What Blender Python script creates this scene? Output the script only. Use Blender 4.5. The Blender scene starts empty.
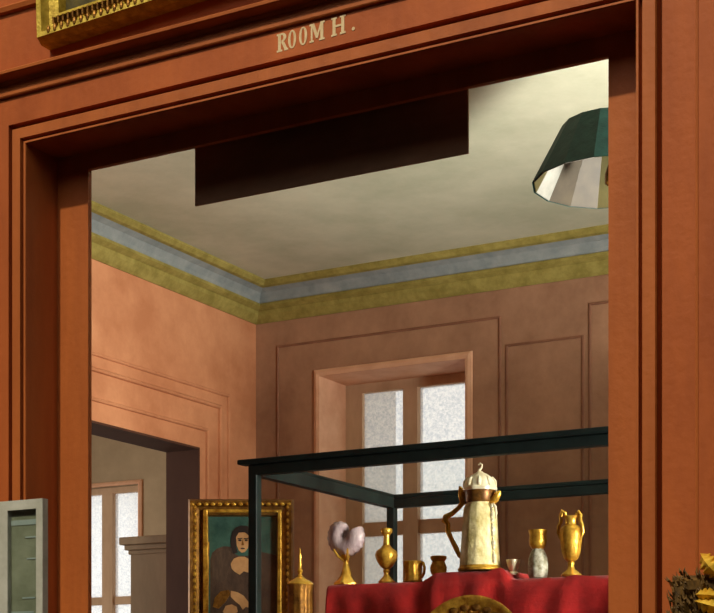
import bpy, bmesh, math, random
from mathutils import Vector, Matrix

random.seed(7)
C = bpy.context.scene.collection
SC = bpy.context.scene
PI = math.pi
EYE = 1.25                       # height of the viewer's eye
YAW = math.atan2(1488.0, 2691.0)  # how far the doorway wall is turned from the viewer
CO, SI = math.cos(YAW), math.sin(YAW)

# ------------------------------------------------------------------ camera, sky, sun, area lights, exposure
cam_data = bpy.data.cameras.new('camera')
cam_data.sensor_width = 36.0
cam_data.lens = 1488.0 / 714.0 * 36.0
cam_data.shift_y = (696.0 - 306.5) / 714.0
cam_data.clip_start = 0.05
cam = bpy.data.objects.new('camera', cam_data)
cam.location = (0, 0, EYE)
cam.rotation_euler = (PI / 2, 0, YAW)
C.objects.link(cam)
SC.camera = cam

world = bpy.data.worlds.new('sky')
SC.world = world
world.use_nodes = True
bg = world.node_tree.nodes['Background']
bg.inputs['Color'].default_value = (1.0, 0.98, 0.95, 1)
bg.inputs['Strength'].default_value = 1.6

sun_data = bpy.data.lights.new('sun', 'SUN')
sun_data.energy = 2.35
sun_data.color = (1.0, 0.90, 0.66)
sun_data.angle = math.radians(1.6)
sun = bpy.data.objects.new('sun', sun_data)
sun.rotation_euler = Vector((0.08, 1.0, -1.1)).to_track_quat('-Z', 'Y').to_euler()
sun.location = (-1, -3, 7)
C.objects.link(sun)


def area_light(name, loc, direction, sx, sy, power, color, spread):
    d = bpy.data.lights.new(name, 'AREA')
    d.shape = 'RECTANGLE'
    d.size, d.size_y = sx, sy
    d.energy = power
    d.color = color
    d.spread = math.radians(spread)
    o = bpy.data.objects.new(name, d)
    o.location = loc
    o.rotation_euler = Vector(direction).to_track_quat('-Z', 'Y').to_euler()
    C.objects.link(o)
    return o


# fill lamps added inside the inner room and the small room beyond it
area_light('added_side_fill', (1.35, 4.25, 1.85), (-1, 0.205, 0.02), 0.8, 1.5, 27, (1.0, 0.95, 0.86), 40)  # added fill from the right, where the wall has no window
area_light('added_ceiling_fill', (1.35, 3.92, 1.7), (-1, 0.48, 0.74), 0.6, 1.2, 88, (0.97, 0.98, 0.93), 58)  # added fill aimed up at the ceiling
area_light('added_back_wall_fill', (1.35, 5.4, 1.9), (-0.75, 1, 0.1), 0.8, 1.4, 12, (1.0, 0.95, 0.86), 100)  # added fill to lift the back wall
area_light('added_far_room_fill', (-8.6, 6.3, 1.9), (1, 0.12, 0.0), 1.4, 1.6, 60, (1.0, 0.94, 0.86), 160)  # added fill for the far room

SC.view_settings.view_transform = 'Standard'
SC.view_settings.look = 'None'
SC.view_settings.exposure = 0.0
SC.view_settings.gamma = 1.0
SC.view_settings.use_curve_mapping = False


# ------------------------------------------------------------------ helpers
def lin(c):
    c = c / 255.0
    return c / 12.92 if c <= 0.04045 else ((c + 0.055) / 1.055) ** 2.4


def rgb(r, g, b):
    return (lin(r), lin(g), lin(b), 1.0)


def at(px, py, Y):
    """the point where a sight line meets the upright plane at depth Y"""
    u, v = (px - 357) / 1488.0, (696 - py) / 1488.0
    t = Y / (SI * u + CO)
    return Vector((t * (CO * u - SI), Y, EYE + t * v))


def atX(px, py, X):
    u, v = (px - 357) / 1488.0, (696 - py) / 1488.0
    t = X / (CO * u - SI)
    return Vector((X, t * (SI * u + CO), EYE + t * v))


def material(name, c1, c2=None, rough=0.6, metal=0.0, scale=(6, 6, 6), bump=0.0, bump_scale=60.0, sheen=0.0,
             fac=(0.35, 0.7), spec=0.25, weave=True):
    m = bpy.data.materials.new(name)
    m.use_nodes = True
    nt = m.node_tree
    b = nt.nodes['Principled BSDF']
    b.inputs['Roughness'].default_value = rough
    b.inputs['Metallic'].default_value = metal
    b.inputs['Specular IOR Level'].default_value = spec
    if sheen:
        b.inputs['Sheen Weight'].default_value = sheen
    tc = nt.nodes.new('ShaderNodeTexCoord')
    mp = nt.nodes.new('ShaderNodeMapping')
    mp.inputs['Scale'].default_value = scale
    nt.links.new(tc.outputs['Object'], mp.inputs['Vector'])
    n = nt.nodes.new('ShaderNodeTexNoise')
    n.inputs['Scale'].default_value = 1.0
    n.inputs['Detail'].default_value = 6.0
    n.inputs['Roughness'].default_value = 0.65
    nt.links.new(mp.outputs['Vector'], n.inputs['Vector'])
    r = nt.nodes.new('ShaderNodeValToRGB')
    r.color_ramp.elements[0].position = fac[0]
    r.color_ramp.elements[1].position = fac[1]
    r.color_ramp.elements[0].color = c1
    r.color_ramp.elements[1].color = c2 if c2 else c1
    nt.links.new(n.outputs['Fac'], r.inputs['Fac'])
    nt.links.new(r.outputs['Color'], b.inputs['Base Color'])
    if bump:
        n2 = nt.nodes.new('ShaderNodeTexNoise')
        n2.inputs['Scale'].default_value = bump_scale
        n2.inputs['Detail'].default_value = 3.0
        nt.links.new(tc.outputs['Object'], n2.inputs['Vector'])
        bp = nt.nodes.new('ShaderNodeBump')
        bp.inputs['Strength'].default_value = bump
        bp.inputs['Distance'].default_value = 0.004
        nt.links.new(n2.outputs['Fac'], bp.inputs['Height'])
        nt.links.new(bp.outputs['Normal'], b.inputs['Normal'])
    return m


def glass_material(name, tint, gloss, rough=0.02):
    m = bpy.data.materials.new(name)
    m.use_nodes = True
    nt = m.node_tree
    nt.nodes.clear()
    out = nt.nodes.new('ShaderNodeOutputMaterial')
    tr = nt.nodes.new('ShaderNodeBsdfTransparent')
    tr.inputs['Color'].default_value = tint
    gl = nt.nodes.new('ShaderNodeBsdfGlossy')
    gl.inputs['Roughness'].default_value = rough
    mx = nt.nodes.new('ShaderNodeMixShader')
    mx.inputs['Fac'].default_value = gloss
    nt.links.new(tr.outputs[0], mx.inputs[1])
    nt.links.new(gl.outputs[0], mx.inputs[2])
    nt.links.new(mx.outputs[0], out.inputs['Surface'])
    return m


def frosted_material(name, c1, c2, scale):
    m = bpy.data.materials.new(name)
    m.use_nodes = True
    nt = m.node_tree
    nt.nodes.clear()
    out = nt.nodes.new('ShaderNodeOutputMaterial')
    tl = nt.nodes.new('ShaderNodeBsdfTranslucent')
    tr = nt.nodes.new('ShaderNodeBsdfTransparent')
    tc = nt.nodes.new('ShaderNodeTexCoord')
    n = nt.nodes.new('ShaderNodeTexNoise')
    n.inputs['Scale'].default_value = scale
    n.inputs['Detail'].default_value = 4.0
    n.inputs['Roughness'].default_value = 0.8
    r = nt.nodes.new('ShaderNodeValToRGB')
    r.color_ramp.elements[0].position = 0.38
    r.color_ramp.elements[1].position = 0.62
    r.color_ramp.elements[0].color = c1
    r.color_ramp.elements[1].color = c2
    nt.links.new(tc.outputs['Object'], n.inputs['Vector'])
    nt.links.new(n.outputs['Fac'], r.inputs['Fac'])
    nt.links.new(r.outputs['Color'], tl.inputs['Color'])
    nt.links.new(r.outputs['Color'], tr.inputs['Color'])
    mx = nt.nodes.new('ShaderNodeMixShader')
    mx.inputs['Fac'].default_value = 0.6
    nt.links.new(tl.outputs[0], mx.inputs[1])
    nt.links.new(tr.outputs[0], mx.inputs[2])
    nt.links.new(mx.outputs[0], out.inputs['Surface'])
    return m


class MB:
    """collects shapes into one mesh"""

    def __init__(s):
        s.bm = bmesh.new()

    def box(s, x0, x1, y0, y1, z0, z1):
        vs = [s.bm.verts.new(p) for p in ((x0, y0, z0), (x1, y0, z0), (x1, y1, z0), (x0, y1, z0),
                                          (x0, y0, z1), (x1, y0, z1), (x1, y1, z1), (x0, y1, z1))]
        for f in ((0, 3, 2, 1), (4, 5, 6, 7), (0, 1, 5, 4), (1, 2, 6, 5), (2, 3, 7, 6), (3, 0, 4, 7)):
            s.bm.faces.new([vs[i] for i in f])
        return s

    def rings(s, rings, closed=True, caps=True):
        R = [[s.bm.verts.new(p) for p in ring] for ring in rings]
        n = len(R[0])
        for a, b in zip(R, R[1:]):
            for i in range(n if closed else n - 1):
                j = (i + 1) % n
                s.bm.faces.new((a[i], a[j], b[j], b[i]))
        if caps and closed:
            s.bm.faces.new(R[0][::-1])
            s.bm.faces.new(R[-1])
        return s

    def lathe(s, profile, c=(0, 0, 0), seg=28, caps=True, squash=(1, 1), lobes=0, lobe=0.0, twist=0.0):
        rings = []
        for r, z in profile:
            ring = []
            for k in range(seg):
                a = 2 * PI * k / seg
                rr = r * (1 + (lobe * math.cos(lobes * a + twist * z) if lobes else 0))
                ring.append((c[0] + rr * squash[0] * math.cos(a), c[1] + rr * squash[1] * math.sin(a), c[2] + z))
            rings.append(ring)
        return s.rings(rings, True, caps)

    def tube(s, pts, r, seg=10):
        pts = [Vector(p) for p in pts]
        rr = r if isinstance(r, (list, tuple)) else [r] * len(pts)
        rings = []
        for i, p in enumerate(pts):
            d = (pts[min(i + 1, len(pts) - 1)] - pts[max(i - 1, 0)]).normalized()
            a = d.orthogonal() if abs(d.y) > 0.95 else Vector((0, 1, 0))
            u = d.cross(a).normalized()
            w = d.cross(u).normalized()
            rings.append([p + (u * math.cos(2 * PI * k / seg) + w * math.sin(2 * PI * k / seg)) * rr[i] for k in range(seg)])
        return s.rings(rings)

    def ball(s, c, r, seg=14, squash=(1, 1, 1)):
        prof = []
        m = bmesh.ops.create_uvsphere(s.bm, u_segments=seg, v_segments=max(6, seg // 2), radius=r)
        for v in m['verts']:
            v.co = Vector((v.co.x * squash[0] + c[0], v.co.y * squash[1] + c[1], v.co.z * squash[2] + c[2]))
        return s

    def prism(s, poly, y0, y1):
        """polygon in x, z pushed from y0 to y1"""
        return s.rings([[(x, y0, z) for x, z in poly], [(x, y1, z) for x, z in poly]])

    def build(s, name, mat, parent=None, smooth=False, origin=None, bevel=0.0, matrix=None):
        bmesh.ops.remove_doubles(s.bm, verts=s.bm.verts, dist=1e-6)
        bmesh.ops.recalc_face_normals(s.bm, faces=s.bm.faces)
        if matrix is not None:
            s.bm.transform(matrix)
        off = Vector((0, 0, 0))
        p = parent
        while p is not None:
            off += Vector(p.location)
            p = p.parent
        o_loc = Vector(origin) - off if origin is not None else Vector((0, 0, 0))
        if origin is not None:
            off = Vector(origin)
        if parent is not None or origin is not None:
            if not s_local(parent):
                bmesh.ops.translate(s.bm, verts=s.bm.verts, vec=-off)
        me = bpy.data.meshes.new(name)
        if smooth:
            for f in s.bm.faces:
                f.smooth = True
            for e in s.bm.edges:
                if len(e.link_faces) == 2 and e.calc_face_angle(0) > 0.75:
                    e.smooth = False
        s.bm.to_mesh(me)
        s.bm.free()
        o = bpy.data.objects.new(name, me)
        C.objects.link(o)
        if mat:
            me.materials.append(mat)
        o.parent = parent
        o.location = o_loc
        if bevel:
            mod = o.modifiers.new('bevel', 'BEVEL')
            mod.width = bevel
            mod.segments = 2
            mod.limit_method = 'ANGLE'
        return o


def s_local(p):
    """true when a thing's parts are drawn in its own turned axes"""
    while p is not None:
        if p.get('_local'):
            return True
        p = p.parent
    return False


def thing(name, label, cat, loc, group=None, rotz=None, tilt=0.0):
    o = bpy.data.objects.new(name, None)
    o.empty_display_size = 0.05
    C.objects.link(o)
    o.location = loc
    o['label'] = label
    o['category'] = cat
    if group:
        o['group'] = group
    if rotz is not None:
        o.rotation_euler = (tilt, 0, rotz)
        o['_local'] = 1
    return o


def tag(o, label, cat, group=None):
    o['label'] = label
    o['category'] = cat
    if group:
        o['group'] = group
    return o


def structure(o):
    o['kind'] = 'structure'
    return o


def wall_xz(name, mat, x0, x1, y0, y1, z0, z1, hole=None):
    b = MB()
    if hole:
        hx0, hx1, hz0, hz1 = hole
        xs, zs = [x0, hx0, hx1, x1], [z0, hz0, hz1, z1]
        grid_slab(b, xs, zs, y0, y1, lambda u, v, w: (u, w, v))
    else:
        b.box(x0, x1, y0, y1, z0, z1)
    return structure(b.build(name, mat))


def wall_yz(name, mat, x0, x1, y0, y1, z0, z1, hole=None):
    b = MB()
    if hole:
        hy0, hy1, hz0, hz1 = hole
        grid_slab(b, [y0, hy0, hy1, y1], [z0, hz0, hz1, z1], x0, x1, lambda u, v, w: (w, u, v))
    else:
        b.box(x0, x1, y0, y1, z0, z1)
    return structure(b.build(name, mat))


def grid_slab(b, us, vs, w0, w1, f):
    """a slab of 3 x 3 cells with the middle one left open"""
    bm = b.bm
    V = {}

    def v(i, j, k):
        key = (i, j, k)
        if key not in V:
            V[key] = bm.verts.new(f(us[i], vs[j], (w0, w1)[k]))
        return V[key]
    for i in range(3):
        for j in range(3):
            if (i, j) == (1, 1) or vs[j] == vs[j + 1]:
                continue
            for k in (0, 1):
                bm.faces.new((v(i, j, k), v(i + 1, j, k), v(i + 1, j + 1, k), v(i, j + 1, k)))

    def side(i0, j0, i1, j1):
        if us[i0] == us[i1] and vs[j0] == vs[j1]:
            return
        bm.faces.new((v(i0, j0, 0), v(i1, j1, 0), v(i1, j1, 1), v(i0, j0, 1)))
    for i in range(3):
        if not (i == 1 and vs[0] == vs[1]):
            side(i, 0, i + 1, 0)
        side(i, 3, i + 1, 3)
        if not vs[i] == vs[i + 1]:
            side(0, i, 0, i + 1)
            side(3, i, 3, i + 1)
    if vs[0] != vs[1]:
        side(1, 1, 2, 1)
    side(1, 2, 2, 2)
    side(1, 1, 1, 2)
    side(2, 1, 2, 2)


# ------------------------------------------------------------------ materials
M = {}
M['red_wood'] = material('painted casing', rgb(158, 82, 35), rgb(184, 100, 45), 0.55, scale=(7, 7, 1.1), bump=0.35, bump_scale=45)
M['red_wood_side'] = material('painted wall', rgb(156, 76, 31), rgb(186, 96, 42), 0.6, scale=(5, 5, 1.4), bump=0.35, bump_scale=40)
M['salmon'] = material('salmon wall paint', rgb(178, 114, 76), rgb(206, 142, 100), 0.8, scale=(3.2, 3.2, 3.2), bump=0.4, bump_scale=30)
M['salmon_shaded'] = material('shaded salmon wall paint', rgb(142, 102, 76), rgb(180, 134, 102), 0.8, scale=(2.6, 2.6, 2.2), bump=0.4, bump_scale=30)  # salmon paint darkened for the shade on the back wall
M['ridge'] = material('russet moulding paint', rgb(124, 82, 60), rgb(150, 102, 76), 0.8, scale=(5, 5, 5))
M['casing_pink'] = material('pink casing paint', rgb(212, 158, 122), rgb(228, 178, 142), 0.7, scale=(6, 6, 6), bump=0.3)
M['sash'] = material('drab sash paint', rgb(188, 154, 120), rgb(206, 172, 138), 0.7, scale=(8, 8, 3))
M['plaster'] = material('ceiling plaster', rgb(172, 170, 142), rgb(202, 196, 168), 0.9, scale=(1.6, 1.6, 1.6), bump=0.5, bump_scale=22)
M['plain'] = material('dull hall paint', rgb(128, 110, 98), rgb(142, 122, 108), 0.9)
M['added_lining'] = material('added brown lining', rgb(72, 42, 28), rgb(84, 52, 36), 0.7, scale=(5, 5, 2))
M['drab'] = material('drab wall paint', rgb(160, 138, 108), rgb(180, 156, 124), 0.85, scale=(3, 3, 3), bump=0.3, bump_scale=30)
M['olive'] = material('olive gilt paint', rgb(126, 112, 52), rgb(160, 144, 76), 0.6, scale=(14, 14, 14), bump=0.3)
M['bluegrey'] = material('blue grey paint', rgb(120, 126, 124), rgb(146, 148, 142), 0.7, scale=(10, 10, 10), bump=0.3)
M['floor'] = material('floor boards', rgb(60, 40, 27), rgb(80, 54, 36), 0.5, scale=(2, 12, 2))
M['dark_board'] = material('dark stained board', rgb(124, 92, 70), rgb(146, 110, 84), 0.85, scale=(3, 3, 9), bump=0.2)
M['cream'] = material('cream letter paint', rgb(206, 178, 132), rgb(228, 204, 160), 0.7, scale=(40, 40, 40))
M['gilt'] = material('old gilding', rgb(150, 100, 26), rgb(232, 184, 70), 0.36, metal=0.55, scale=(28, 28, 28), bump=0.5, bump_scale=90)
M['gilt_yellow'] = material('yellow gilding', rgb(150, 122, 34), rgb(206, 176, 70), 0.5, metal=0.35, scale=(30, 30, 30), bump=0.5, bump_scale=90)
M['gilt_dark'] = material('tarnished gilding', rgb(92, 58, 20), rgb(160, 112, 44), 0.45, metal=0.6, scale=(24, 24, 24), bump=0.6, bump_scale=80)
M['gold'] = material('polished gold', rgb(214, 158, 50), rgb(248, 206, 96), 0.26, metal=0.65, scale=(30, 30, 30), bump=0.35, bump_scale=70)
M['brown_band'] = material('brown enamel', rgb(84, 54, 24), rgb(128, 86, 36), 0.35, metal=0.4, scale=(60, 60, 60))
M['ivory'] = material('ivory', rgb(176, 158, 98), rgb(232, 220, 170), 0.4, scale=(34, 34, 20), bump=1.0, bump_scale=45)
M['pale_metal'] = material('pale silver gilt', rgb(226, 212, 170), rgb(246, 238, 214), 0.3, metal=0.35, scale=(30, 30, 30), bump=0.3)
M['shell'] = material('mauve shell', rgb(146, 122, 128), rgb(208, 190, 188), 0.25, scale=(70, 20, 20), bump=0.3)
M['crystal'] = material('cloudy crystal', rgb(112, 106, 78), rgb(200, 196, 178), 0.35, scale=(50, 50, 50), bump=0.3)
M['red_cloth'] = material('red velvet', rgb(140, 16, 16), rgb(192, 34, 30), 0.7, scale=(12, 12, 12), bump=0.4, bump_scale=80, sheen=0.12)
M['black_wood'] = material('ebonised wood', rgb(13, 22, 20), rgb(24, 36, 32), 0.55, scale=(14, 14, 14))
M['lamp_green'] = material('dark green tin', rgb(14, 44, 38), rgb(26, 62, 54), 0.6, scale=(20, 20, 20), bump=0.3)
M['mirror'] = material('silvered facet', rgb(128, 126, 116), rgb(158, 154, 142), 0.45, metal=0.15, scale=(12, 12, 12))
M['mirror_dull'] = material('dark reflection facet', rgb(58, 50, 38), rgb(74, 64, 48), 0.5, metal=0.15, scale=(12, 12, 12))  # dark reflection painted into the facet colour
M['mirror_yellow'] = material('yellow reflection facet', rgb(70, 63, 32), rgb(86, 77, 42), 0.5, metal=0.15, scale=(12, 12, 12))
M['teal'] = material('teal picture ground', rgb(36, 66, 58), rgb(62, 94, 80), 0.7, scale=(14, 14, 14), bump=0.3)
M['robe'] = material('dark painted robe', rgb(50, 36, 28), rgb(88, 66, 50), 0.6, scale=(20, 20, 8), bump=0.4)
M['fur'] = material('brown painted fur', rgb(62, 46, 36), rgb(88, 68, 52), 0.7, scale=(60, 60, 14))
M['hair'] = material('dark painted hair', rgb(34, 26, 22), rgb(46, 34, 28), 0.6)
M['skin'] = material('painted flesh', rgb(170, 124, 78), rgb(196, 150, 100), 0.6, scale=(20, 20, 20))
M['picture'] = material('dark oil picture', rgb(66, 58, 26), rgb(108, 94, 40), 0.5, scale=(16, 16, 16), bump=0.4)
M['grey_paint'] = material('pale grey paint', rgb(170, 168, 154), rgb(194, 192, 180), 0.6, scale=(12, 12, 12), bump=0.3)
M['paper'] = material('olive backing cloth', rgb(122, 126, 106), rgb(152, 154, 134), 0.85, scale=(9, 9, 9), bump=0.3)
M['strip'] = material('pale blue grey slat', rgb(150, 164, 166), rgb(176, 186, 184), 0.6)
M['case_wood'] = material('drab cupboard paint', rgb(140, 118, 90), rgb(160, 136, 106), 0.7, scale=(6, 6, 2), bump=0.2)
M['dark_carving'] = material('blackened carving', rgb(44, 31, 14), rgb(126, 92, 40), 0.6, scale=(60, 60, 25), bump=0.4)
M['leaf_gold'] = material('bright gilt leaf', rgb(206, 148, 30), rgb(250, 208, 80), 0.4, metal=0.25, scale=(30, 30, 30), bump=0.4)
M['case_glass'] = glass_material('case glass', (0.985, 0.99, 0.985, 1), 0.03)
M['print_glass'] = glass_material('cabinet glass', (0.95, 0.97, 0.95, 1), 0.06, 0.08)
M['frosted'] = frosted_material('frosted window glass', (0.66, 0.69, 0.72, 1), (0.99, 0.97, 0.93, 1), 70)

# ------------------------------------------------------------------ the setting
OX0, OX1, OZ = -2.920, -1.094, EYE + 1.597     # clear opening of the doorway in the front wall
FY, BY = 3.30, 3.50                             # faces of that wall
AW = 0.064                                      # width of the moulded architrave
CEIL = EYE + 2.40
LX = -4.78                                      # left wall of the inner room
WY = 7.41                                       # back wall of the inner room

structure(MB().box(-9.2, 3.2, -4.2, 9.6, -0.12, 0).build('floor', M['floor']))
wall_xz('wall_front', M['red_wood_side'], -6.2, 3.0, FY, BY, 0, 4.6, hole=(OX0 - AW, OX1 + AW, 0, OZ + AW))
# the unseen hall around the viewer; its roof opening is shaped to light the wall
wall_yz('wall_hall_left', M['plain'], -6.4, -6.2, -4.2, BY, 0, 4.6)
wall_yz('wall_hall_right', M['plain'], 3.0, 3.2, -4.2, BY, 0, 4.6)
wall_xz('wall_hall_back', M['plain'], -6.2, 3.0, -4.2, -4.0, 0, 4.6)
b = MB()
grid_slab(b, [-6.4, -4.6, 0.3, 3.2], [-4.2, -0.8, 2.4, BY], 4.6, 4.75, lambda u, v, w: (u, v, w))
structure(b.build('ceiling_hall', M['plain']))
# the inner room
structure(MB().box(-9.2, 1.7, BY, 9.6, CEIL, CEIL + 0.2).build('ceiling', M['plaster']))
DOOR_Y0, DOOR_Y1, DOOR_Z = 5.55, 6.834, EYE + 1.385
wall_yz('wall_left', M['salmon'], LX - 0.22, LX, BY, WY, 0, CEIL, hole=(DOOR_Y0, DOOR_Y1, 0, DOOR_Z))
wall_yz('wall_right', M['salmon'], 1.5, 1.7, BY, WY, 0, CEIL)
WX0, WX1, WZ1 = -4.345, -3.41, EYE + 1.85
wall_xz('wall_back', M['salmon_shaded'], LX - 0.22, 1.7, WY, WY + 0.42, 0, CEIL, hole=(WX0, WX1, 0.55, WZ1))
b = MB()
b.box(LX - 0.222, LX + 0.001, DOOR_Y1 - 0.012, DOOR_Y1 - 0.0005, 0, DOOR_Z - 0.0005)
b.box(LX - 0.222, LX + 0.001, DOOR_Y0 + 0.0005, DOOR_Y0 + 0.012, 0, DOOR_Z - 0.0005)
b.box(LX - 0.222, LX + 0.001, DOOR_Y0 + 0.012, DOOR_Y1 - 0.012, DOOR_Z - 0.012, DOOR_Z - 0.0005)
structure(b.build('trim_17', M['added_lining']))  # lining added so the sides and head of this opening come out dark
# the small room beyond the left wall
wall_yz('wall_far_left', M['drab'], -9.2, -9.0, BY, 9.6, 0, CEIL)
FWX0, FWX1, FWZ1 = -7.56, -6.845, EYE + 1.595
wall_xz('wall_far_back', M['drab'], -9.0, LX - 0.22, 9.0, 9.3, 0, CEIL, hole=(FWX0, FWX1, 0.9, FWZ1))
wall_yz('wall_far_right', M['drab'], LX - 0.22, LX - 0.05, WY + 0.42, 9.3, 0, CEIL)


def u_sweep(profile, x0, x1, z0, zt):
    """profile of (outward offset, y) carried up one side of an opening, over the head and down the other"""
    st = []
    st.append([(x0 - o, y, z0) for o, y in profile])
    st.append([(x0 - o, y, zt + o) for o, y in profile])
    st.append([(x1 + o, y, zt + o) for o, y in profile])
    st.append([(x1 + o, y, z0) for o, y in profile])
    return MB().rings(st)


# moulded architrave with two sunk grooves
G = FY + 0.034
arch = [(0, FY + 0.003), (0.002, FY), (0.007, FY), (0.0075, FY + 0.022), (0.0165, FY + 0.022), (0.0175, FY - 0.003), (0.047, FY - 0.003),
        (0.0495, FY + 0.002), (0.0505, G), (AW, G), (AW, BY - 0.001), (0, BY - 0.001)]
structure(u_sweep(arch, OX0, OX1, 0, OZ).build('trim_1', M['red_wood']))
# the stop set back in the opening: its own side widths
SL, SR, ST = 0.116, 0.114, 0.051
b = MB()
b.box(OX0 + 0.0005, OX0 + SL, 3.440, 3.456, 0, OZ - 0.0005)
b.box(OX1 - SR, OX1 - 0.0005, 3.440, 3.456, 0, OZ - 0.0005)
b.box(OX0 + SL, OX1 - SR, 3.440, 3.456, OZ - ST, OZ - 0.0005)
structure(b.build('trim_2', M['red_wood']))


def x_moulding(profile, x0, x1):
    """profile of (y, z) run along x"""
    return MB().rings([[(x0, y, z) for y, z in profile], [(x1, y, z) for y, z in profile]])


E = EYE
cor = [(FY, E + 1.740), (FY - 0.009, E + 1.741), (FY - 0.011, E + 1.744), (FY - 0.011, E + 1.755), (FY - 0.008, E + 1.758), (FY - 0.002, E + 1.760),
       (FY - 0.002, E + 1.778), (FY - 0.010, E + 1.784), (FY - 0.030, E + 1.787), (FY - 0.042, E + 1.789), (FY - 0.046, E + 1.791),
       (FY - 0.047, E + 1.798), (FY - 0.044, E + 1.801), (FY, E + 1.807)]
structure(x_moulding(cor, -6.2, 3.0).build('trim_3', M['red_wood']))
rail = [(FY, E + 1.985), (FY - 0.012, E + 1.988), (FY - 0.016, E + 2.0), (FY - 0.008, E + 2.008), (FY, E + 2.01)]
structure(x_moulding(rail, -6.2, 3.0).build('trim_4', M['red_wood']))
# upright bead on the broad casing to the right of the doorway
bx = at(697, 300, FY).x
structure(MB().rings([[(bx + x, FY - y, z) for x, y in ((-0.004, -0.001), (-0.003, 0.0015), (0, 0.0028), (0.003, 0.0015), (0.004, -0.001))]
                      for z in (0, E + 1.736)]).build('trim_5', M['red_wood']))

# painted letters on the frieze
lx0, lz0, lh = at(277.5, 53, FY).x, E + 1.680, 0.0475


def letters():
    b = MB()
    y0, y1 = FY - 0.0006, FY + 0.0005
    K = 0.235 / 240.0

    cnt = [0]

    def r(x0, x1, z0, z1):
        cnt[0] += 1
        b.box(lx0 + x0 * K, lx0 + x1 * K, y0 - cnt[0] * 8e-6, y1, lz0 + z0 * lh, lz0 + z1 * lh)

    def quad(p):
        cnt[0] += 1
        b.prism([(lx0 + x * K, lz0 + z * lh) for x, z in p], y0 - cnt[0] * 8e-6, y1)

    def arc(cx, cz, rx, rz, wx, wz, a0, a1, n=18):
        ps = []
        for k in range(n):
            t0, t1 = a0 + (a1 - a0) * k / n, a0 + (a1 - a0) * (k + 1) / n
            quad([(cx + rx * math.cos(t0), cz + rz * math.sin(t0)), (cx + rx * math.cos(t1), cz + rz * math.sin(t1)),
                  (cx + (rx - wx) * math.cos(t1), cz + (rz - wz) * math.sin(t1)), (cx + (rx - wx) * math.cos(t0), cz + (rz - wz) * math.sin(t0))])
    # R
    r(2, 11, 0, 1); r(-2, 15, 0, 0.1); r(-2, 15, 0.9, 1)
    arc(13, 0.75, 15, 0.25, 9, 0.1, -PI / 2, PI / 2)
    quad([(12, 0.5), (21, 0.5), (31, 0.08), (22, 0.08)]); r(21, 34, 0, 0.1)
    # O O
    for cx in (46, 80):
        arc(cx, 0.5, 12.5, 0.5, 7.5, 0.08, 0, 2 * PI, 28)
    # M
    r(104, 109, 0, 1); r(100, 113, 0, 0.1); r(100, 111, 0.9, 1)
    quad([(105, 1), (114, 1), (125, 0.34), (120, 0.14)]); quad([(134, 1), (139, 1), (125, 0.14), (120, 0.22)])
    r(133, 142, 0, 1); r(129, 146, 0, 0.1); r(134, 146, 0.9, 1)
    # H .
    r(170, 179, 0, 1); r(166, 183, 0, 0.1); r(166, 183, 0.9, 1); r(179, 196, 0.45, 0.56)
    r(196, 205, 0, 1); r(192, 209, 0, 0.1); r(192, 209, 0.9, 1)
    arc(232, 0.1, 4.5, 0.1, 4.4, 0.098, 0, 2 * PI, 12)
    for v in b.bm.verts:                                 # the line of letters climbs a little
        v.co.z += 0.036 * (v.co.x - lx0)
    o = b.build('painted_letters', M['cream'], bpy.data.objects['wall_front'])
    o['label'] = 'cream painted letters reading ROOM H. on the frieze'


letters()

# the three bands of the inner room's cornice, run along the left wall and the back wall
def cornice(name, prof, mat):
    """profile of (projection, drop below the ceiling), mitred in the corner"""
    st = [[(LX + p, BY, CEIL - d) for p, d in prof], [(LX + p, WY - p, CEIL - d) for p, d in prof], [(1.5, WY - p, CEIL - d) for p, d in prof]]
    return structure(MB().rings(st).build(name, mat))


cornice('trim_6', [(0, 0), (0.170, 0), (0.170, 0.012), (0.150, 0.03), (0.13, 0.035), (0, 0.035)], M['olive'])
cornice('trim_7', [(0, 0.035), (0.128, 0.035), (0.095, 0.052), (0.074, 0.082), (0.066, 0.108), (0, 0.108)], M['bluegrey'])
cornice('trim_8', [(0, 0.108), (0.078, 0.108), (0.080, 0.124), (0.062, 0.136), (0.048, 0.142), (0.044, 0.165), (0.022, 0.192), (0.008, 0.205), (0, 0.205)], M['olive'])


RP = ((-0.5, 0.0), (-0.4, 0.7), (0.0, 1.0), (0.4, 0.7), (0.5, 0.0))


# raised mouldings round the opening in the left wall
def left_ridge(px, py, w, d, name):
    q = atX(px, py, LX)
    y0, y1, z = DOOR_Y0 - (q.y - DOOR_Y1), q.y, q.z
    st = [[(LX + v * d, y0 - o * w, 0.02) for o, v in RP], [(LX + v * d, y0 - o * w, z + o * w) for o, v in RP],
          [(LX + v * d, y1 + o * w, z + o * w) for o, v in RP], [(LX + v * d, y1 + o * w, 0.02) for o, v in RP]]
    structure(MB().rings(st).build(name, M['salmon']))


left_ridge(228, 396, 0.020, 0.014, 'trim_9')
left_ridge(219, 407, 0.024, 0.022, 'trim_10')
left_ridge(206.5, 430, 0.022, 0.018, 'trim_18')


def back_panel(px0, px1, pxz, pyz, name):
    x0, x1, z = at(px0, 400, WY).x, at(px1, 400, WY).x, at(pxz, pyz, WY).z
    w, d = 0.014, 0.009
    st = [[(x0 - o * w, WY - v * d, 0.2) for o, v in RP], [(x0 - o * w, WY - v * d, z + o * w) for o, v in RP],
          [(x1 + o * w, WY - v * d, z + o * w) for o, v in RP], [(x1 + o * w, WY - v * d, 0.2) for o, v in RP]]
    structure(MB().rings(st).build(name, M['ridge']))


back_panel(278, 500, 390, 332, 'trim_11')
back_panel(507, 583, 545, 341, 'trim_12')
back_panel(590, 690, 600, 303, 'trim_13')

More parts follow.
